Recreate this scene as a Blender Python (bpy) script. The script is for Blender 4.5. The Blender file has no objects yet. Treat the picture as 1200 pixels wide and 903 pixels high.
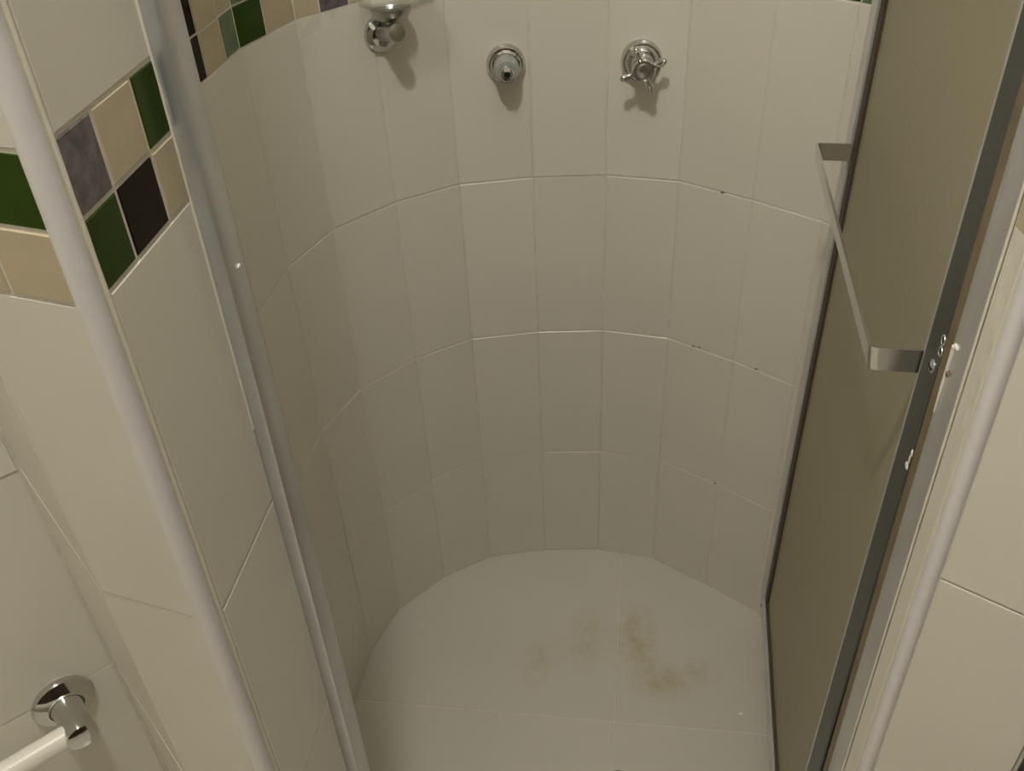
import bpy, bmesh, math, random
from mathutils import Vector, Matrix
random.seed(7)
SC = bpy.context.scene
COL = SC.collection

# ---------------------------------------------------------------- camera
cam_d = bpy.data.cameras.new('camera')
cam_d.sensor_fit = 'HORIZONTAL'; cam_d.sensor_width = 36.0
cam_d.lens = 1115.0 / 1200.0 * 36.0
cam_d.clip_start = 0.02
cam = bpy.data.objects.new('camera', cam_d); COL.objects.link(cam)
AX = Vector((0.99140462, 0.04210946, -0.12386956))      # world X seen by the camera (right, down, forward)
AY = Vector((0.12365877, -0.61078379, 0.78208163))
AZ = Vector((-0.04272449, -0.7906769, -0.61074107))
right = Vector((AX[0], AY[0], AZ[0])); down = Vector((AX[1], AY[1], AZ[1])); fwd = Vector((AX[2], AY[2], AZ[2]))
R = Matrix((right, -down, -fwd)).transposed().to_4x4()
cam.matrix_world = Matrix.Translation((0, 0, 1.6)) @ R
SC.camera = cam

# ---------------------------------------------------------------- world, lamp, exposure
w = bpy.data.worlds.new('world'); SC.world = w; w.use_nodes = True
w.node_tree.nodes['Background'].inputs[0].default_value = (0.9, 0.85, 0.72, 1)
w.node_tree.nodes['Background'].inputs[1].default_value = 0.02
ld = bpy.data.lights.new('ceiling_bulb', 'POINT')
ld.energy = 41.5; ld.color = (1.0, 0.965, 0.92); ld.shadow_soft_size = 0.06
lo = bpy.data.objects.new('ceiling_bulb', ld); lo.location = (-0.17, 0.17, 2.61); COL.objects.link(lo)
SC.view_settings.view_transform = 'Standard'; SC.view_settings.look = 'None'
SC.view_settings.exposure = 0.0; SC.view_settings.gamma = 1.0; SC.view_settings.use_curve_mapping = False

# ---------------------------------------------------------------- materials
def lin(r, g, b):
    f = lambda c: (c/255/12.92) if c/255 <= 0.04045 else ((c/255+0.055)/1.055)**2.4
    return (f(r), f(g), f(b), 1)

def mat(name, col, rough=0.4, metal=0.0, spec=0.5, vary=0.0, mottle=0.0, mscale=40.0, bump=0.0, bscale=8.0, mcol=None):
    m = bpy.data.materials.new(name); m.use_nodes = True
    nt = m.node_tree; N = nt.nodes; L = nt.links
    p = N['Principled BSDF']
    p.inputs['Base Color'].default_value = col
    p.inputs['Roughness'].default_value = rough
    p.inputs['Metallic'].default_value = metal
    p.inputs['Specular IOR Level'].default_value = spec
    src = None
    tc = N.new('ShaderNodeTexCoord')
    if mottle > 0:
        nz = N.new('ShaderNodeTexNoise'); nz.inputs['Scale'].default_value = mscale; nz.inputs['Detail'].default_value = 4
        L.new(tc.outputs['Object'], nz.inputs['Vector'])
        rp = N.new('ShaderNodeMapRange'); rp.inputs['From Min'].default_value = 0.35; rp.inputs['From Max'].default_value = 0.65
        L.new(nz.outputs['Fac'], rp.inputs['Value'])
        mx = N.new('ShaderNodeMix'); mx.data_type = 'RGBA'
        mx.inputs[6].default_value = col
        mx.inputs[7].default_value = mcol if mcol else tuple(c*(1-mottle) for c in col[:3])+(1,)
        L.new(rp.outputs['Result'], mx.inputs[0]); src = mx.outputs[2]
    if vary > 0:
        oi = N.new('ShaderNodeObjectInfo')
        mr = N.new('ShaderNodeMapRange'); mr.inputs['To Min'].default_value = 1-vary; mr.inputs['To Max'].default_value = 1+vary
        L.new(oi.outputs['Random'], mr.inputs['Value'])
        hs = N.new('ShaderNodeHueSaturation'); hs.inputs['Color'].default_value = col
        L.new(mr.outputs['Result'], hs.inputs['Value'])
        if src: L.new(src, hs.inputs['Color'])
        src = hs.outputs['Color']
    if src: L.new(src, p.inputs['Base Color'])
    if bump > 0:
        nb = N.new('ShaderNodeTexNoise'); nb.inputs['Scale'].default_value = bscale; nb.inputs['Detail'].default_value = 2
        L.new(tc.outputs['Object'], nb.inputs['Vector'])
        bp = N.new('ShaderNodeBump'); bp.inputs['Strength'].default_value = bump; bp.inputs['Distance'].default_value = 0.01
        L.new(nb.outputs['Fac'], bp.inputs['Height']); L.new(bp.outputs['Normal'], p.inputs['Normal'])
    return m

M = {}
M['tile'] = mat('cream_glazed_tile', (0.76, 0.728, 0.635, 1), 0.24, vary=0.02, mottle=0.025, mscale=6, bump=0.05, bscale=7)
M['grout'] = mat('pale_grout', (0.76, 0.725, 0.625, 1), 0.85, mottle=0.12, mscale=60)
M['beige'] = mat('beige_mosaic_glaze', (0.56, 0.48, 0.33, 1), 0.25, vary=0.06, mottle=0.06)
M['green'] = mat('dark_green_mosaic_glaze', (0.030, 0.066, 0.002, 1), 0.14, spec=0.15, vary=0.1, mottle=0.15)
M['sage'] = mat('sage_mosaic_glaze', (0.16, 0.22, 0.12, 1), 0.18, mottle=0.25)
M['brown'] = mat('dark_brown_mosaic_glaze', (0.013, 0.005, 0.001, 1), 0.12, spec=0.1, mottle=0.3)
M['purple'] = mat('grey_purple_mosaic_glaze', (0.19, 0.167, 0.18, 1), 0.3, mottle=0.5, mscale=110)
M['pvc'] = mat('white_plastic_trim', (0.80, 0.775, 0.775, 1), 0.35, mottle=0.03)
M['seal'] = mat('cream_sealant', (0.80, 0.75, 0.62, 1), 0.6, mottle=0.06, mscale=90)
M['alu'] = mat('satin_aluminium', (0.68, 0.685, 0.69, 1), 0.30, metal=0.65, mottle=0.1, mscale=18)
M['handle'] = mat('polished_aluminium', (0.72, 0.71, 0.70, 1), 0.22, metal=1.0)
M['alu_dark'] = mat('dark_grey_aluminium', (0.115, 0.12, 0.12, 1), 0.38, metal=0.8, mottle=0.15, mscale=18)
M['chrome'] = mat('chrome', (0.60, 0.60, 0.585, 1), 0.10, metal=1.0)
M['chrome_dull'] = mat('worn_chrome', (0.50, 0.50, 0.48, 1), 0.28, metal=1.0)
M['cap_grey'] = mat('grey_plastic', (0.36, 0.375, 0.35, 1), 0.35)
M['black'] = mat('black_hole', (0.004, 0.004, 0.004, 1), 0.6)
M['gasket'] = mat('dark_brown_gasket', (0.07, 0.052, 0.03, 1), 0.6, mottle=0.2)
M['rust'] = mat('tan_gasket', (0.24, 0.18, 0.10, 1), 0.55, mottle=0.25, mscale=30)
M['white'] = mat('white_smear', (0.85, 0.82, 0.74, 1), 0.6)
M['bar'] = mat('white_ceramic_bar', (0.86, 0.83, 0.73, 1), 0.3)
M['mould'] = mat('dark_mould', (0.22, 0.15, 0.10, 1), 0.8)
M['wood_black'] = mat('black_paint', (0.006, 0.005, 0.005, 1), 0.4)
M['door_wood'] = mat('dark_stained_wood', (0.045, 0.028, 0.018, 1), 0.45, mottle=0.3, mscale=12)
M['paint'] = mat('white_ceiling_paint', (0.75, 0.73, 0.66, 1), 0.8)

def panel_material():
    m = bpy.data.materials.new('obscure_acrylic'); m.use_nodes = True
    nt = m.node_tree; N = nt.nodes; L = nt.links
    p = N['Principled BSDF']
    p.inputs['Base Color'].default_value = (0.36, 0.325, 0.215, 1)
    p.inputs['Roughness'].default_value = 0.38; p.inputs['Specular IOR Level'].default_value = 0.35
    tc = N.new('ShaderNodeTexCoord')
    nz = N.new('ShaderNodeTexNoise'); nz.inputs['Scale'].default_value = 220; nz.inputs['Detail'].default_value = 2
    L.new(tc.outputs['Object'], nz.inputs['Vector'])
    bp = N.new('ShaderNodeBump'); bp.inputs['Strength'].default_value = 0.25; bp.inputs['Distance'].default_value = 0.002
    L.new(nz.outputs['Fac'], bp.inputs['Height']); L.new(bp.outputs['Normal'], p.inputs['Normal'])
    nb = N.new('ShaderNodeTexNoise'); nb.inputs['Scale'].default_value = 5; nb.inputs['Detail'].default_value = 3
    L.new(tc.outputs['Object'], nb.inputs['Vector'])
    mx = N.new('ShaderNodeMix'); mx.data_type = 'RGBA'
    mx.inputs[6].default_value = (0.54, 0.505, 0.375, 1); mx.inputs[7].default_value = (0.52, 0.475, 0.32, 1)
    L.new(nb.outputs['Fac'], mx.inputs[0]); L.new(mx.outputs[2], p.inputs['Base Color'])
    t = N.new('ShaderNodeBsdfTranslucent'); t.inputs['Color'].default_value = (0.72, 0.66, 0.48, 1)
    s = N.new('ShaderNodeMixShader'); s.inputs[0].default_value = 0.35
    L.new(p.outputs[0], s.inputs[1]); L.new(t.outputs[0], s.inputs[2])
    L.new(s.outputs[0], N['Material Output'].inputs['Surface'])
    return m
M['panel'] = panel_material()

def glass_material():
    m = bpy.data.materials.new('clear_glass'); m.use_nodes = True
    nt = m.node_tree; N = nt.nodes; L = nt.links
    t = N.new('ShaderNodeBsdfTransparent'); t.inputs['Color'].default_value = (0.93, 0.935, 0.92, 1)
    g = N.new('ShaderNodeBsdfGlossy'); g.inputs['Roughness'].default_value = 0.05
    s = N.new('ShaderNodeMixShader'); s.inputs[0].default_value = 0.10
    L.new(t.outputs[0], s.inputs[1]); L.new(g.outputs[0], s.inputs[2])
    L.new(s.outputs[0], N['Material Output'].inputs['Surface'])
    return m
M['glass'] = glass_material()

def floor_material():
    """cream floor tile with worn brownish stains where the water falls"""
    m = M['tile'].copy(); m.name = 'stained_floor_tile'
    nt = m.node_tree; N = nt.nodes; L = nt.links
    p = N['Principled BSDF']; p.inputs['Roughness'].default_value = 0.42
    for nd in N:
        for ip in nd.inputs:
            if ip.type == 'RGBA' and abs(ip.default_value[0]-.76) < .05: ip.default_value = [c*.83 for c in ip.default_value[:3]]+[1]
    old = p.inputs['Base Color'].links[0].from_socket
    geo = N.new('ShaderNodeNewGeometry')
    nz = N.new('ShaderNodeTexNoise'); nz.inputs['Scale'].default_value = 34; nz.inputs['Detail'].default_value = 7; nz.inputs['Roughness'].default_value = .68
    L.new(geo.outputs['Position'], nz.inputs['Vector'])
    acc = None
    for (x, y, rx, ry, s) in [(-0.160, 1.155, .030, .065, .55), (-0.065, 1.225, .045, .075, .55), (0.034, 1.230, .042, .085, 1.0),
                              (0.085, 1.135, .062, .045, 1.0), (0.050, 1.165, .035, .045, .8), (0.150, 1.160, .050, .035, .5), (-0.11, 1.19, .05, .03, .3)]:
        sb = N.new('ShaderNodeVectorMath'); sb.operation = 'SUBTRACT'; sb.inputs[1].default_value = (x, y, 0)
        L.new(geo.outputs['Position'], sb.inputs[0])
        dv = N.new('ShaderNodeVectorMath'); dv.operation = 'DIVIDE'; dv.inputs[1].default_value = (rx, ry, 1)
        L.new(sb.outputs[0], dv.inputs[0])
        ln = N.new('ShaderNodeVectorMath'); ln.operation = 'LENGTH'; L.new(dv.outputs[0], ln.inputs[0])
        mr = N.new('ShaderNodeMapRange'); mr.interpolation_type = 'SMOOTHSTEP'
        mr.inputs['From Min'].default_value = 1.35; mr.inputs['From Max'].default_value = 0.0
        mr.inputs['To Min'].default_value = 0; mr.inputs['To Max'].default_value = s
        L.new(ln.outputs['Value'], mr.inputs['Value'])
        if acc is None: acc = mr.outputs['Result']
        else:
            mm = N.new('ShaderNodeMath'); mm.operation = 'MAXIMUM'
            L.new(acc, mm.inputs[0]); L.new(mr.outputs['Result'], mm.inputs[1]); acc = mm.outputs[0]
    nr = N.new('ShaderNodeMapRange'); nr.inputs['From Min'].default_value = 0.36; nr.inputs['From Max'].default_value = 0.62
    nr.inputs['To Min'].default_value = 0.12
    L.new(nz.outputs['Fac'], nr.inputs['Value'])
    mu = N.new('ShaderNodeMath'); mu.operation = 'MULTIPLY'
    L.new(acc, mu.inputs[0]); L.new(nr.outputs['Result'], mu.inputs[1])
    mx = N.new('ShaderNodeMix'); mx.data_type = 'RGBA'; mx.inputs[7].default_value = (0.46, 0.40, 0.235, 1)
    L.new(mu.outputs[0], mx.inputs[0]); L.new(old, mx.inputs[6])
    L.new(mx.outputs[2], p.inputs['Base Color'])
    return m
M['floor_tile'] = floor_material()

# ---------------------------------------------------------------- helpers
def obj(name, bm, m, parent=None, smooth=False):
    me = bpy.data.meshes.new(name)
    if isinstance(bm, bmesh.types.BMesh):
        bmesh.ops.recalc_face_normals(bm, faces=bm.faces)
        bm.to_mesh(me); bm.free()
    else:
        me.from_pydata(bm[0], [], bm[1])
    if smooth:
        for f in me.polygons: f.use_smooth = True
        me.set_sharp_from_angle(angle=math.radians(38))
    me.materials.append(m)
    o = bpy.data.objects.new(name, me); COL.objects.link(o)
    if parent: o.parent = parent
    return o

def tag(o, label=None, cat=None, group=None, kind=None):
    if label: o['label'] = label
    if cat: o['category'] = cat
    if group: o['group'] = group
    if kind: o['kind'] = kind
    return o

def empty(name, loc, mtx=None):
    o = bpy.data.objects.new(name, None); o.empty_display_size = 0.05; COL.objects.link(o)
    o.matrix_world = Matrix.Translation(loc) @ (mtx.to_4x4() if mtx else Matrix())
    return o

def frame(n):
    """axes at a wall: local Z = wall normal, local Y = up"""
    z = Vector((n[0], n[1], 0)).normalized(); y = Vector((0, 0, 1)); x = y.cross(z)
    return Matrix((x, y, z)).transposed()

def add_box(bm, a, b, bev=0.0):
    r = bmesh.ops.create_cube(bm, size=1.0)
    c = [(a[i]+b[i])/2 for i in range(3)]; s = [abs(b[i]-a[i]) for i in range(3)]
    for v in r['verts']: v.co = Vector((v.co[0]*s[0]+c[0], v.co[1]*s[1]+c[1], v.co[2]*s[2]+c[2]))
    if bev > 0:
        es = list({e for v in r['verts'] for e in v.link_edges})
        bmesh.ops.bevel(bm, geom=es, offset=bev, segments=2, affect='EDGES', profile=0.5)
    return bm

def add_prism(bm, pts, z0, z1):
    n = len(pts)
    lo_ = [bm.verts.new((p[0], p[1], z0)) for p in pts]; hi = [bm.verts.new((p[0], p[1], z1)) for p in pts]
    bm.faces.new(lo_[::-1]); bm.faces.new(hi)
    for i in range(n): bm.faces.new((lo_[i], lo_[(i+1) % n], hi[(i+1) % n], hi[i]))
    return bm

def add_lathe(bm, prof, seg=32, axis='Z', c=(0, 0, 0)):
    """prof: (radius, height) pairs"""
    rings = []
    def place(r, h, a):
        u, v = r*math.cos(a), r*math.sin(a)
        if axis == 'Z': q = (u, v, h)
        elif axis == 'Y': q = (v, h, u)
        else: q = (h, u, v)
        return (q[0]+c[0], q[1]+c[1], q[2]+c[2])
    for r, h in prof:
        if r < 1e-6: rings.append([bm.verts.new(place(0, h, 0))])
        else: rings.append([bm.verts.new(place(r, h, 2*math.pi*k/seg)) for k in range(seg)])
    for A, B in zip(rings[:-1], rings[1:]):
        for k in range(seg):
            k2 = (k+1) % seg
            if len(A) == 1 and len(B) == 1: continue
            if len(A) == 1: bm.faces.new((A[0], B[k], B[k2]))
            elif len(B) == 1: bm.faces.new((A[k], B[0], A[k2]))
            else: bm.faces.new((A[k], A[k2], B[k2], B[k]))
    return bm

def add_tube(bm, pts, rad, seg=14):
    """round bar along pts, radius per point"""
    pts = [Vector(p) for p in pts]; rad = rad if isinstance(rad, (list, tuple)) else [rad]*len(pts)
    rings = []
    up = Vector((0, 0, 1))
    for i, p in enumerate(pts):
        d = (pts[min(i+1, len(pts)-1)] - pts[max(i-1, 0)]).normalized()
        a = d.cross(up if abs(d.z) < .9 else Vector((1, 0, 0)))
        a.normalize(); b = d.cross(a)
        rings.append([bm.verts.new(p + (a*math.cos(t)+b*math.sin(t))*rad[i]) for t in [2*math.pi*k/seg for k in range(seg)]])
    for A, B in zip(rings[:-1], rings[1:]):
        for k in range(seg): bm.faces.new((A[k], A[(k+1) % seg], B[(k+1) % seg], B[k]))
    bm.faces.new(rings[0][::-1]); bm.faces.new(rings[-1])
    return bm

def add_ball(bm, c, r, s=(1, 1, 1), seg=12):
    res = bmesh.ops.create_uvsphere(bm, u_segments=seg, v_segments=max(6, seg//2+2), radius=r)
    for v in res['verts']: v.co = Vector((v.co[0]*s[0]+c[0], v.co[1]*s[1]+c[1], v.co[2]*s[2]+c[2]))
    return bm

TILE_CACHE = {}
def tile_mesh(wd, ht, key, th=0.007, bev=0.0008):
    k = (round(wd, 4), round(ht, 4), key, th)
    if k in TILE_CACHE: return TILE_CACHE[k]
    a, b = wd/2, ht/2
    V = []
    for (dx, z) in ((0, 0.0), (0, th-bev), (bev, th)):
        V += [(-a+dx, -b+dx, z), (a-dx, -b+dx, z), (a-dx, b-dx, z), (-a+dx, b-dx, z)]
    F = [(8, 9, 10, 11)]
    for r in (0, 4):
        for i in range(4):
            j = (i+1) % 4
            F.append((r+i, r+j, r+4+j, r+4+i))
    F.append((3, 2, 1, 0))
    me = bpy.data.meshes.new('mosaic_tile' if key != 'tile' else 'tile')
    me.from_pydata(V, [], F); me.materials.append(M[key]); TILE_CACHE[k] = me
    return me

TILE_TH = 0.007; PROUD = 0.0008
def lay(parent, A, B, z0, z1, key='tile', gap=0.0024, jitter=0.0004, proud=PROUD):
    """one tile on the plane through ground points A->B (seen from its right side), between heights z0 and z1"""
    A = Vector((A[0], A[1], 0)); B = Vector((B[0], B[1], 0)); d = B-A; n = Vector((d.y, -d.x, 0)).normalized()
    wd = d.length-gap; ht = z1-z0-gap
    o = bpy.data.objects.new('mosaic_tile' if key != 'tile' else 'tile', tile_mesh(wd, ht, key))
    COL.objects.link(o); o.parent = parent
    c = (A+B)/2 + n*(proud-TILE_TH+random.uniform(-jitter, jitter)); c.z = (z0+z1)/2
    rot = frame(n) @ Matrix.Rotation(random.uniform(-0.003, 0.003), 3, 'X') @ Matrix.Rotation(random.uniform(-0.003, 0.003), 3, 'Y')
    o.matrix_world = Matrix.Translation(c) @ rot.to_4x4()
    return o

def lay_row(parent, A, B, cuts, z0, z1, keys, **kw):
    """cuts: distances along A->B"""
    A = Vector(A); B = Vector(B); d = (B-A).normalized()
    for i in range(len(cuts)-1):
        k = keys if isinstance(keys, str) else keys[i]
        lay(parent, A+d*cuts[i], A+d*cuts[i+1], z0, z1, k, **kw)

CEIL = 2.95
FLOOR2 = 0.10                      # bathroom floor, higher than the shower tray floor

# ---------------------------------------------------------------- curved shower wall
P = [(-.498, .700), (-.507, .905), (-.507, 1.025), (-.503, 1.147), (-.467, 1.262), (-.389, 1.358), (-.2965, 1.4255), (-.176, 1.456), (-.056, 1.468),
     (.0646, 1.4505), (.1776, 1.3867), (.275, 1.3217), (.362, 1.236), (.413, 1.125), (.428, 1.004), (.428, .880), (.428, .690)]
def offset(pts, dist):
    out = []
    for i in range(len(pts)):
        ns = []
        for a, b in ((i-1, i), (i, i+1)):
            if a < 0 or b >= len(pts): continue
            d = Vector(pts[b])-Vector(pts[a]); ns.append(Vector((d.y, -d.x)).normalized())
        n = (ns[0]+ns[-1]).normalized()
        out.append(tuple(Vector(pts[i])-n*dist))
    return out
bm = bmesh.new()
add_prism(bm, P + offset(P, 0.07)[::-1], -0.02, CEIL)
wall_back = tag(obj('wall_back', bm, M['grout']), 'curved shower wall of narrow cream tile strips around the alcove', 'wall', kind='structure')
rows = [(0.0, .2935), (.2935, .5935), (.5935, .9045), (.9045, 1.2200)]
mos_lo = ['beige', 'brown', 'beige', 'sage', 'green', 'beige', 'beige', 'purple', 'beige', 'sage', 'beige', 'green', 'beige', 'brown', 'purple']
for i in range(len(P)-1):
    A, B = P[i], P[i+1]
    for z0, z1 in rows: lay(wall_back, A, B, z0, z1, gap=0.0023)
    for z0 in (1.3225, 1.6225, 1.9225): lay(wall_back, A, B, z0, min(z0+.30, CEIL), gap=0.0023)
    lay(wall_back, A, B, 2.2225, 2.5225, gap=0.0023); lay(wall_back, A, B, 2.5225, 2.8225, gap=0.0023); lay(wall_back, A, B, 2.8225, CEIL-.003, gap=0.0023)
# two mosaic courses run round the curve, walking along the polyline with 5 cm tiles
brk = {2: [0, .068, .12], 3: [0, .010, .0665, .1205], 4: [0, .055, .1117, .1237]}
mos_keys = {(2, 0): ['beige', 'brown'], (2, 1): ['purple', 'brown'], (3, 0): ['brown', 'beige', 'sage'], (3, 1): ['brown', 'beige', 'sage']}
# explicit courses: (facet, from, to, lower colour, upper colour)
course = [(0, 0, .0513, 'green', 'beige'), (0, .0513, .1026, 'beige', 'purple'), (0, .1026, .1539, 'sage', 'green'), (0, .1539, .2052, 'beige', 'brown'),
          (1, 0, .06, 'purple', 'beige'), (1, .06, .12, 'beige', 'green'),
          (2, 0, .0205, 'brown', 'brown'), (2, .0205, .0800, 'beige', 'beige'), (2, .0800, .1221, 'sage', 'beige'),
          (3, 0, .0560, 'green', 'sage'), (3, .0560, .1205, 'beige', 'green'),
          (4, 0, .0400, 'beige', 'brown'), (4, .0400, .0885, 'purple', 'beige'), (4, .0885, .1237, 'beige', 'green'),
          (5, 0, .0573, 'beige', 'sage'), (5, .0573, .1145, 'green', 'beige')]
cyc = ['beige', 'purple', 'beige', 'green', 'sage', 'brown']
for i in range(6, len(P)-1):
    ln = (Vector(P[i+1])-Vector(P[i])).length; n = max(1, round(ln/.055))
    for k in range(n): course.append((i, ln*k/n, ln*(k+1)/n, cyc[(i*2+k) % 6], cyc[(i*2+k+3) % 6]))
for f, s0, s1, lo_k, hi_k in course:
    d = (Vector(P[f+1])-Vector(P[f])).normalized(); A = Vector(P[f])+d*s0; B = Vector(P[f])+d*s1
    lay(wall_back, A, B, 1.2200, 1.2712, lo_k, gap=.0022); lay(wall_back, A, B, 1.2712, 1.3225, hi_k, gap=.0022)
# specks of dark mould sitting in the joints
bm = bmesh.new()
for (x, y, z, s) in [(.132, 1.412, .9045, 1.3), (.120, 1.419, .597, 1.0), (.109, 1.425, .5945, 1.1), (.215, 1.362, .596, 1.2), (.172, 1.390, .2935, 1.1)]:
    add_ball(bm, (x, y, z), .0019*s, (1.6, 1.0, .7), 8)
tag(obj('mould_specks', bm, M['mould'], wall_back), kind='stuff')

# ---------------------------------------------------------------- shower floor
bm = bmesh.new(); add_box(bm, (-.60, .60, -.06), (.52, 1.56, -.0010))
floor = tag(obj('floor', bm, M['grout']), 'cream tiled shower floor with brownish stains and a small drain hole', 'floor', kind='structure')
def floor_tile(parent, x0, y0, x1, y1, top, key, th=.006, gap=.0016):
    g = gap/2; bv = .0012
    a, b = (x1-x0)/2-g, (y1-y0)/2-g
    V = []
    for (dx, z) in ((0, -th), (0, -bv), (bv, 0)):
        V += [(-a+dx, -b+dx, z), (a-dx, -b+dx, z), (a-dx, b-dx, z), (-a+dx, b-dx, z)]
    F = [(8, 9, 10, 11), (3, 2, 1, 0)]
    for r in (0, 4):
        for i in range(4): F.append((r+i, r+(i+1) % 4, r+4+(i+1) % 4, r+4+i))
    o = obj('tile', (V, F), M[key], parent); o.location = ((x0+x1)/2, (y0+y1)/2, top); return o
for x0, x1 in ((-.58, -.005), (-.005, .50)):
    for y0, y1 in ((.605, 1.037), (1.037, 1.487), (1.487, 1.54)):
        floor_tile(floor, x0, y0, x1, y1, 0.0, 'floor_tile')
bm = bmesh.new(); add_ball(bm, (.231, 1.076, .0004), .0035, (1.6, 1, .3), 8); tag(obj('white_fleck', bm, M['white'], floor), kind='stuff')
# drain
t = tag(empty('floor_drain', (.008, .922, .0)), 'small dark drain hole in the shower floor at the front', 'drain')
bm = bmesh.new(); add_lathe(bm, [(.0125, .0003), (.0125, .0012), (.0165, .0012), (.0175, .0004)], 24); obj('rim', bm, M['alu_dark'], t, True)
bm = bmesh.new(); add_lathe(bm, [(0, .0008), (.0126, .0008)], 24); obj('hole', bm, M['black'], t)

# ---------------------------------------------------------------- wall stub between bathroom and shower, left of the opening
CC = (-.5755, .6064); LC = (-.4245, .468); TC = (-.3245, .4466)
bm = bmesh.new()
add_prism(bm, [(-.3165, .449), (-.3165, .630), (-.345, .675), (-.515, .700), (-.560, .640), CC, LC, (-.3290, .4475)], -0.02, CEIL)
wall_front = tag(obj('wall_front', bm, M['grout']), 'narrow tiled wall end left of the shower opening with a mosaic band', 'wall', kind='structure')
RA, RB = (-.316, .4500), (-.316, .5830)
full = [0.0055, .133]
MG = .0032
zs = [(.10, .405), (.405, .700), (.700, 1.0045)]
for z0, z1 in zs: lay_row(wall_front, RA, RB, full, z0, z1, 'tile', proud=.0006, jitter=.0002, gap=MG)
lay_row(wall_front, RA, RB, full, 1.0045, 1.3020, 'tile', proud=.0006, jitter=.0002, gap=MG)
cut = [.0035, .0455, .0970, .133]
lay_row(wall_front, RA, RB, cut, 1.3020, 1.3515, ['green', 'brown', 'beige'], proud=.0004, jitter=.0001, gap=MG)
lay_row(wall_front, RA, RB, cut, 1.3515, 1.4020, ['purple', 'beige', 'green'], proud=.0004, jitter=.0001, gap=MG)
for z0, z1 in ((1.4020, 1.702), (1.702, 2.002), (2.002, 2.302), (2.302, 2.602), (2.602, 2.902), (2.902, CEIL-.003)): lay_row(wall_front, RA, RB, full, z0, z1, 'tile', proud=.0005)
FA, FB = LC, (-.3285, .4473)
fl = (Vector(FB)-Vector(FA)).length
for z0, z1 in zs + [(1.0015, 1.297)]: lay_row(wall_front, FA, FB, [-.001, fl-.004], z0, z1, 'tile', proud=.0006, jitter=.0002, gap=MG)
lay_row(wall_front, FA, FB, [0, .0425, fl-.004], 1.297, 1.346, ['beige', 'beige'], proud=.0008)
lay_row(wall_front, FA, FB, [0, .0425, fl-.004], 1.346, 1.396, ['brown', 'green'], proud=.0006, jitter=.0002, gap=MG)
for z0, z1 in ((1.396, 1.70), (1.70, 2.0), (2.0, 2.30), (2.30, 2.60), (2.60, 2.90), (2.90, CEIL-.003)): lay_row(wall_front, FA, FB, [0, fl-.004], z0, z1, 'tile', proud=.0005)
sl = (Vector(LC)-Vector(CC)).length
for z0, z1 in zs + [(1.0015, 1.297), (1.396, 1.70), (1.70, 2.0), (2.0, 2.30), (2.30, 2.60), (2.60, 2.90), (2.90, CEIL-.003)]: lay_row(wall_front, CC, LC, [.001, sl+.001], z0, z1, 'tile')
for k, (z0, z1) in enumerate(((1.297, 1.346), (1.346, 1.396))):
    lay_row(wall_front, CC, LC, [.004, .054, .104, .154, sl], z0, z1, [['green', 'beige', 'purple', 'beige'], ['beige', 'sage', 'beige', 'green']][k])

# ---------------------------------------------------------------- left bathroom wall (towel bar wall)
LD = Vector((.682, .731)); LEND = Vector(CC); LBEG = LEND-LD*1.60
def slab(pts, back):
    n = []
    A, B = Vector(pts[0]), Vector(pts[1]); d = (B-A).normalized(); nn = Vector((d.y, -d.x))
    return [tuple(A), tuple(B), tuple(B-nn*back), tuple(A-nn*back)]
bm = bmesh.new(); add_prism(bm, slab((LBEG, LEND), .08), -.02, CEIL)
wall_left = tag(obj('wall_left', bm, M['grout']), 'cream tiled bathroom wall at the left carrying the white towel bar', 'wall', kind='structure')
lcuts = [0.0, .10, .40, .70, 1.0, 1.30, 1.597]
for z0, z1 in ((.10, .40), (.40, .70), (.70, 1.0), (1.0, 1.297), (1.396, 1.70), (1.70, 2.0), (2.0, 2.30), (2.30, 2.60), (2.60, 2.90), (2.90, CEIL-.003)):
    lay_row(wall_left, tuple(LBEG), tuple(LEND), lcuts, z0, z1, 'tile')
mc = [0.0] + [.05+.05*i for i in range(30)] + [1.597]
for k, (z0, z1) in enumerate(((1.297, 1.346), (1.346, 1.396))):
    lay_row(wall_left, tuple(LBEG), tuple(LEND), mc, z0, z1, [cyc[(i*(2+k)+k*3) % 6] for i in range(len(mc)-1)])

# ---------------------------------------------------------------- right bathroom wall
RD = Vector((.859, -.512)); R0 = Vector((.2520, .5440)); REND = R0+RD*1.30
bm = bmesh.new()
add_prism(bm, [(.2405, .5530), tuple(R0-Vector((.003, .000))), tuple(R0+RD*.105), tuple(R0+RD*.105+Vector((.512, .859))*.08), (.30, .660), (.2590, .660), (.2590, .574), (.2375, .574)], -.02, CEIL)
wall_right = tag(obj('wall_right', bm, M['grout']), 'cream tiled wall right of the shower door with one horizontal joint', 'wall', kind='structure')
RR0 = tuple(R0-RD*.001)
for z0, z1 in ((.10, .40), (.40, .70), (.70, 1.0), (1.0, 1.297), (1.396, 1.70), (1.70, 2.0), (2.0, 2.30), (2.30, 2.60), (2.60, 2.90), (2.90, CEIL-.003)):
    lay_row(wall_right, RR0, tuple(REND), [0.0, .104], z0, z1, 'tile', proud=.002)
    if z0 == .10 or z0 > 1.3: lay_row(wall_right, (.2373, .5745), (.2405, .5545), [0.0, .0205], z0, z1 if z0 > .2 else 1.297, 'tile')
for k, (z0, z1) in enumerate(((1.297, 1.346), (1.346, 1.396))):
    lay_row(wall_right, RR0, tuple(REND), [0.0, .054, .104], z0, z1, [['beige', 'green'], ['purple', 'beige']][k], proud=.0025)
    lay_row(wall_right, (.2373, .5745), (.2405, .5545), [0.0, .0205], z0, z1, ['beige'])

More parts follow.
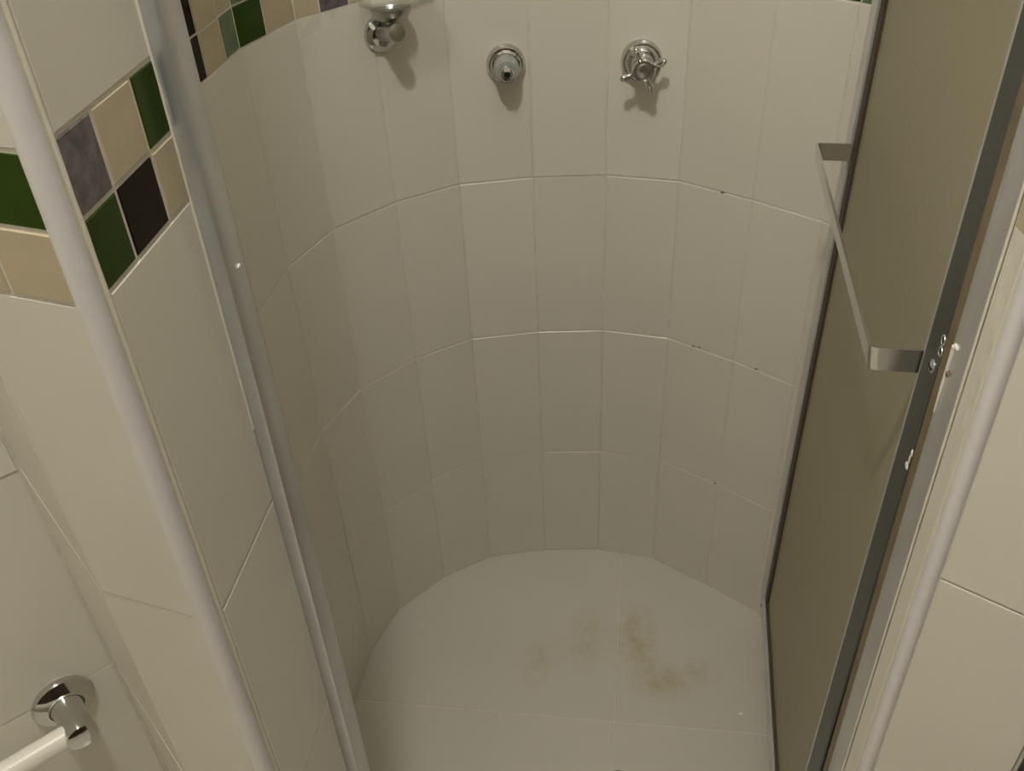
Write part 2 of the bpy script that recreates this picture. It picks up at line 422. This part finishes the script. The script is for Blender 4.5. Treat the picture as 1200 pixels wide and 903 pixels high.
# black post where the right wall ends
bm = bmesh.new()
pa = R0+RD*.1055; pn = Vector((-.512, -.859))
add_prism(bm, [tuple(pa+pn*.012), tuple(pa+RD*.14+pn*.012), tuple(pa+RD*.14-pn*.06), tuple(pa-pn*.06)], .0, 2.2)
tag(obj('trim_3', bm, M['wood_black']), 'black door post at the right end of the tiled wall, bottom right corner', 'door post', kind='structure')

# ---------------------------------------------------------------- rest of the bathroom shell
bm = bmesh.new()
re0 = pa+RD*.14; far = R0+RD*1.30
add_prism(bm, slab((re0, far), .08), -.02, CEIL)
tag(obj('wall_side', bm, M['tile']), 'plain cream bathroom wall beyond the black door post', 'wall', kind='structure')
bm = bmesh.new()
add_prism(bm, slab(((-.50, -1.35), (-1.15, -1.35)), .08), -.02, CEIL)
add_prism(bm, slab(((.95, -1.35), (-.50, -1.35)), .08), 2.15, CEIL)
add_prism(bm, slab(((-1.15, -1.35), LBEG), .08), -.02, CEIL)
tag(obj('wall_rear', bm, M['tile']), 'cream bathroom wall behind the viewer', 'wall', kind='structure')
bm = bmesh.new()
add_prism(bm, slab(((.95, -1.35), (-.50, -1.35)), .05), FLOOR2, 2.15); add_prism(bm, slab((far, (.95, -1.35)), .08), -.02, CEIL)  # dark panels added out of view so the chrome has something dark to reflect
tag(obj('door_1', bm, M['door_wood']), 'dark brown wooden door and cupboard front behind the viewer', 'door', kind='structure')
bm = bmesh.new()
add_prism(bm, [(-.40, .60), (-.58, .612), tuple(LBEG), (-1.15, -1.35), (.95, -1.35), tuple(far), (.40, .46), (.24, .60)], -.06, FLOOR2)
tag(obj('floor_bathroom', bm, M['tile']), 'cream bathroom floor outside the shower', 'floor', kind='structure')
bm = bmesh.new(); add_box(bm, (-1.8, -1.5, CEIL), (1.5, 1.6, CEIL+.05))
tag(obj('ceiling', bm, M['paint']), 'plain white ceiling over bathroom and shower', 'ceiling', kind='structure')

# ---------------------------------------------------------------- white plastic corner trims
bm = bmesh.new(); add_lathe(bm, [(0, FLOOR2), (.0083, FLOOR2), (.0083, CEIL), (0, CEIL)], 24, 'Z', (TC[0], TC[1], 0))
trim1 = tag(obj('trim_1', bm, M['pvc'], None, True), 'white rounded plastic corner strip on the left wall end', 'corner trim', kind='structure')
def bead(name, x, y, z0, z1, r, parent, m='seal', amp=.00015, n=160):
    bm = bmesh.new()
    add_tube(bm, [(x, y+random.uniform(-amp, amp), z0+(z1-z0)*k/n) for k in range(n+1)],
             [r*random.uniform(.9, 1.1) for k in range(n+1)], 8)
    return obj(name, bm, M[m], parent, True)
bead('sealant_bead', -.3160, .4530, FLOOR2, CEIL, .0017, trim1)
bm = bmesh.new(); add_lathe(bm, [(0, FLOOR2), (.0068, FLOOR2), (.0068, CEIL), (0, CEIL)], 24, 'Z', (.2465, .5478, 0))
trim2 = tag(obj('trim_2', bm, M['pvc'], None, True), 'white rounded plastic corner strip right of the shower door', 'corner trim', kind='structure')
bead('sealant_bead', .2402, .5536, FLOOR2, CEIL, .0010, trim2)

# ---------------------------------------------------------------- shower door frame
frm = tag(empty('shower_surround', (-.03, .60, FLOOR2)), 'satin aluminium frame posts on both sides of the shower opening', 'door frame', kind='thing')
def fobj(name, bm, m, smooth=False):
    o = obj(name, bm, m, None, smooth); o.parent = frm; o.matrix_parent_inverse = frm.matrix_world.inverted(); return o
frm.matrix_world = Matrix.Translation((-.03, .60, FLOOR2)); bpy.context.view_layer.update()
def rounded_prism(pts, z0, z1, r=.0012):
    bm = bmesh.new(); add_prism(bm, pts, z0, z1)
    es = [e for e in bm.edges if abs(e.verts[0].co.z-e.verts[1].co.z) > .1]
    bmesh.ops.bevel(bm, geom=es, offset=r, segments=2, affect='EDGES', profile=.5)
    return bm
HEAD = 2.4
jl = fobj('jamb', rounded_prism([(-.3185, .5815), (-.3025, .5815), (-.3025, .6150), (-.3185, .6150)], FLOOR2+.012, HEAD, .0022), M['alu'], True)
jr = fobj('jamb', rounded_prism([(.2360, .5760), (.2560, .5760), (.2560, .6125), (.2360, .6125)], FLOOR2+.012, HEAD), M['alu'], True)
bm = bmesh.new(); add_box(bm, (-.3185, .5800, HEAD), (.2560, .6150, HEAD+.03), .002); fobj('header', bm, M['alu'])
bm = bmesh.new(); add_box(bm, (-.3160, .5780, FLOOR2), (.2360, .6300, FLOOR2+.012), .002); fobj('threshold', bm, M['alu'])
bm = bmesh.new(); add_box(bm, (.2372, .6125, FLOOR2+.02), (.2480, .6290, HEAD-.005)); fobj('hinge_gasket', bm, M['rust'])
o = bead('sealant_bead', -.3158, .5806, 1.088, HEAD, .0014, None); o.parent = frm; o.matrix_parent_inverse = frm.matrix_world.inverted()
o['label'] = 'cream sealant bead'
o = bead('sealant_bead', .2362, .5752, FLOOR2+.02, HEAD, .0012, None); o.parent = frm; o.matrix_parent_inverse = frm.matrix_world.inverted()
bm = bmesh.new(); add_ball(bm, (-.3016, .6000, 1.236), .0024, (.4, 1.5, .7), 10); fobj('screw', bm, M['white'], True)
# scar of an old lock on the right post
bm = bmesh.new()
add_tube(bm, [(.2359, .6075, 1.180), (.2358, .6085, 1.165), (.2359, .6095, 1.145), (.2359, .6105, 1.115)], [.0022, .0016, .0015, .0006], 8)
add_ball(bm, (.2357, .6040, 1.1815), .0036, (.4, 1.3, .55), 8)
fobj('sealant_remnant', bm, M['white'], True)
bm = bmesh.new(); add_ball(bm, (.2358, .6068, 1.1550), .0026, (.4, 1, 1), 10); fobj('screw_hole', bm, M['mould'], True)
bm = bmesh.new(); add_tube(bm, [(.2359, .6035, 1.1600), (.2359, .5985, 1.1610)], .0009, 6); fobj('scratch', bm, M['mould'])

# ---------------------------------------------------------------- open shower door (swung inward)
DZ = .198; DTOP = 2.30 - DZ
ang = math.atan2(.2575-.2367, 1.204-.65)
dm = Matrix.Rotation(-ang, 3, 'Z') @ Matrix.Rotation(math.radians(.4), 3, 'Y')
door = tag(empty('shower_screen', (.2338, .650, DZ), dm), 'open shower door of obscure tan acrylic in grey aluminium with flat handle bar', 'shower door', kind='thing')
U0, U1 = -.0135, .5555       # along the leaf
def dobj(name, bm, m, smooth=False, parent=None): return obj(name, bm, M[m], parent or door, smooth)
# leaf frame: local x = thickness (0 faces the opening), y along the leaf, z up
bm = bmesh.new(); add_box(bm, (0, U0, 0), (.022, .030, DTOP), .0015); dobj('stile', bm, 'alu_dark')['label'] = 'dark grey hinge stile with screws'
bm = bmesh.new(); add_box(bm, (.003, .030, .010), (.019, .044, DTOP-.01), .0010); dobj('glazing_bead', bm, 'alu')
bm = bmesh.new(); add_box(bm, (0, .520, 0), (.022, U1, DTOP), .0015); dobj('stile', bm, 'alu')
bm = bmesh.new(); add_box(bm, (.004, .500, .012), (.018, .520, DTOP-.012)); dobj('gasket', bm, 'gasket')
bm = bmesh.new(); add_box(bm, (0, .030, 0), (.022, .520, .024), .0015); dobj('rail', bm, 'alu')
bm = bmesh.new(); add_box(bm, (.004, .044, .024), (.018, .500, .034)); dobj('gasket', bm, 'gasket')
bm = bmesh.new(); add_box(bm, (0, .030, DTOP-.024), (.022, .520, DTOP), .0015); dobj('rail', bm, 'alu')
bm = bmesh.new(); add_box(bm, (.008, .040, .030), (.012, .505, DTOP-.02)); dobj('panel', bm, 'panel')
bm = bmesh.new(); add_box(bm, (-.0006, .5195, -.0005), (.006, .5250, .0045)); dobj('corner_gap', bm, 'black')
# handle bar: one flat strip bent at both ends
def strip(path, z0, z1, th):
    """flat strip following a path in plan"""
    bm = bmesh.new(); Lp, Rp = [], []
    for i, p in enumerate(path):
        a = Vector(path[max(i-1, 0)]); b = Vector(path[min(i+1, len(path)-1)]); d = (b-a).normalized(); n = Vector((d.y, -d.x))
        Lp.append(Vector(p)+n*th/2); Rp.append(Vector(p)-n*th/2)
    add_prism(bm, [tuple(v) for v in Lp] + [tuple(v) for v in Rp[::-1]], z0, z1)
    return bm
ho, rr = -.042, .006
H0, H1 = .036, .512
path = [(.001, H0)]
path += [(ho+rr-rr*math.sin(t), H0+rr-rr*math.cos(t)) for t in [k*math.pi/8 for k in range(5)]]
path += [(ho+rr-rr*math.cos(t), H1-rr+rr*math.sin(t)) for t in [k*math.pi/8 for k in range(5)]]
path += [(.001, H1)]
hb = strip(path, 1.098-DZ, 1.121-DZ, .0032)
for v in hb.verts:
    v.co.x += (1.121-DZ-v.co.z)*.15*min(1, max(0, -v.co.x/.03)); v.co.z -= .024*(v.co.y-H0)/(H1-H0)   # the bar is bent out of true
dobj('handle', hb, 'handle')['label'] = 'flat aluminium handle bar bent at both ends'
def screw(u, z, r, parent, m='alu'):
    o = None
    bm = bmesh.new(); add_lathe(bm, [(0, -.0022), (r*.55, -.0020), (r, -.0006), (r, .0005)], 16, 'X', (0, u, z)); o = obj('screw', bm, M[m], parent, True)
    bm = bmesh.new(); add_box(bm, (-.0026, u-r*.8, z-r*.16), (-.0016, u+r*.8, z+r*.16)); obj('slot', bm, M['black'], o)
    return o
screw(.0010, 1.1295-DZ, .0060, door)
for u, z in ((-.0065, 1.1605), (-.0075, 1.1505)):
    bm = bmesh.new(); add_lathe(bm, [(.0034, -.0002), (.0037, -.0008), (.0044, -.0006), (.0047, .0004)], 16, 'X', (0, u, z-DZ)); o = dobj('screw_hole', bm, 'alu', True)
    bm = bmesh.new(); add_lathe(bm, [(0, -.0004), (.0038, -.0004)], 16, 'X', (0, u, z-DZ)); obj('hole', bm, M['black'], o)
bm = bmesh.new()
add_ball(bm, (-.0003, -.0075, 1.0290-DZ), .0042, (.25, 1.1, .8), 10); add_ball(bm, (-.0003, -.0095, 1.0380-DZ), .0024, (.3, .9, 2.2), 10)
add_ball(bm, (-.0003, -.0110, 1.0465-DZ), .0033, (.25, .8, 1.2), 10)
dobj('sealant_smear', bm, 'white', True)

# ---------------------------------------------------------------- fittings on the curved wall
def wall_point(f, s, z):
    A, B = Vector(P[f]), Vector(P[f+1]); d = (B-A).normalized(); n = Vector((d.y, -d.x)); p = A+d*s+n*PROUD
    return Vector((p.x, p.y, z)), n
def along(f, x):      # arc position from a world x on facet f
    A, B = Vector(P[f]), Vector(P[f+1]); return (x-A.x)/(B.x-A.x)*(B-A).length
# capless valve stem
loc, n = wall_point(6, along(6, -.212), 1.099); n = Vector((.17, -.985))
st = tag(empty('valve_stem', loc, frame(n)), 'round chrome valve stem without a handle in the middle of the wall', 'valve')
bm = bmesh.new(); add_lathe(bm, [(0, -.004), (.0290, -.004), (.0298, .003), (.0290, .0085), (.0262, .0125), (.0238, .0130), (.0238, .0175), (.0215, .0200), (0, .021)], 40); obj('rosette', bm, M['chrome'], st, True)
bm = bmesh.new(); add_lathe(bm, [(0, .020), (.0195, .020), (.0200, .026), (.0185, .040), (.0165, .044), (0, .0445)], 36); obj('sleeve', bm, M['cap_grey'], st, True)
bm = bmesh.new(); add_lathe(bm, [(.0050, .040), (.0050, .0545), (.0090, .0555), (.0112, .0530), (.0118, .043)], 28); obj('nozzle', bm, M['chrome'], st, True)
bm = bmesh.new(); add_lathe(bm, [(0, .0520), (.0052, .0520)], 20); obj('hole', bm, M['black'], st)
# valve with cross handle
loc, n = wall_point(8, along(8, -.005), 1.099); n = Vector((.08, -.997)); loc.y += .003
vt = tag(empty('shower_valve', loc, frame(n)), 'chrome shower valve with four armed cross handle at the right', 'valve')
bm = bmesh.new(); add_lathe(bm, [(0, -.006), (.0305, -.006), (.0315, .003), (.0310, .010), (.0285, .0155), (.0255, .0165), (.0245, .0200), (.0205, .0235), (.0180, .0245), (.0165, .034), (.0135, .040), (0, .041)], 40); obj('rosette', bm, M['chrome'], vt, True)
bm = bmesh.new()
for a in (22, 112, 202, 292):
    c, s = math.cos(math.radians(a)), math.sin(math.radians(a))
    pts = [(c*q, s*q, .049) for q in (.004, .012, .019, .0245, .0275, .0305, .0325)]
    add_tube(bm, pts, [.0056, .0052, .0044, .0046, .0066, .0070, .0046], 12)
    add_ball(bm, (c*.0318, s*.0318, .049), .0052, (1, 1, 1), 10)
hd = obj('cross_handle', bm, M['chrome'], vt, True)
bm = bmesh.new(); add_lathe(bm, [(0, .034), (.0140, .036), (.0178, .044), (.0180, .053), (.0160, .0575), (.0142, .0575), (.0130, .0550), (0, .0550)], 32); obj('hub', bm, M['chrome'], hd, True)
bm = bmesh.new(); add_lathe(bm, [(0, .0570), (.0060, .0567), (.0110, .0556), (.0128, .0546)], 24); obj('hub_cap', bm, M['chrome_dull'], hd, True)
# soap dish
sd = tag(empty('soap_dish', (-.3825, 1.3640, 1.170), frame((.60, -.80))), 'round clear glass soap dish on a chrome wall arm', 'soap dish')
TILT = Matrix.Rotation(math.radians(-15), 3, 'X')          # the arm rises from the wall
def tilted(bm, m=TILT, pivot=(0, 0, 0)):
    bmesh.ops.rotate(bm, verts=bm.verts, cent=pivot, matrix=m); return bm
bm = bmesh.new(); add_lathe(bm, [(0, -.006), (.0255, -.006), (.0262, .004), (.0240, .0095), (.0170, .013), (.0150, .0145), (0, .0150)], 36); obj('rosette', bm, M['chrome'], sd, True)
bm = bmesh.new(); add_lathe(bm, [(0, .006), (.0118, .006), (.0112, .025), (.0122, .052), (.0128, .067), (.0127, .0685)], 32); obj('arm', tilted(bm), M['chrome_dull'], sd, True)
bm = bmesh.new(); add_lathe(bm, [(.0127, .0683), (.0118, .0710), (.0080, .0718), (0, .0720)], 32); obj('arm_cap', tilted(bm), M['chrome_dull'], sd, True)
dc = (.022, .0125, .046); dcc = (.008, .0125, .038)
DT = Matrix.Rotation(math.radians(-7), 3, 'X')
bm = bmesh.new(); add_lathe(bm, [(0, .0130), (.0160, .0130), (.0240, .0170), (.0280, .0235), (.0285, .0295), (.0265, .0300), (.0240, .0250), (.0120, .0220), (0, .0215)], 36, 'Y', dcc); obj('holder_cup', tilted(bm, DT, dcc), M['chrome_dull'], sd, True)
bm = bmesh.new(); add_lathe(bm, [(0, .0290), (.0300, .0290), (.0480, .0330), (.0575, .0390), (.0595, .0405), (.0590, .0425), (.0565, .0415), (.0475, .0358), (.0290, .0318), (0, .0310)], 48, 'Y', dc); obj('dish', tilted(bm, DT, dc), M['glass'], sd, True)

# ---------------------------------------------------------------- towel bar on the left wall
tb = tag(empty('towel_bar', (-.6196+.731*PROUD, .5597-.682*PROUD, .689), frame((.731, -.682))), 'white towel bar on chrome posts on the left wall, bottom left', 'towel bar')
BL = .55
def post(x):
    bm = bmesh.new(); add_lathe(bm, [(0, 0), (.0330, 0), (.0340, .003), (.0325, .008), (.0260, .012), (.0200, .014), (.0190, .016)], 40, 'Z', (x, 0, 0)); r = obj('rosette', bm, M['chrome'], tb, True)
    bm = bmesh.new(); add_lathe(bm, [(.0192, .013), (.0172, .020), (.0165, .030), (.0170, .046), (.0174, .058), (.0164, .0635), (.0110, .0665), (0, .0675)], 36, 'Z', (x, 0, 0)); obj('post', bm, M['chrome'], tb, True)
post(0); post(-BL)
bm = bmesh.new(); add_tube(bm, [(-.010-(BL-.02)*k/8, 0, .050) for k in range(9)], .0128, 24); obj('bar', bm, M['bar'], tb, True)
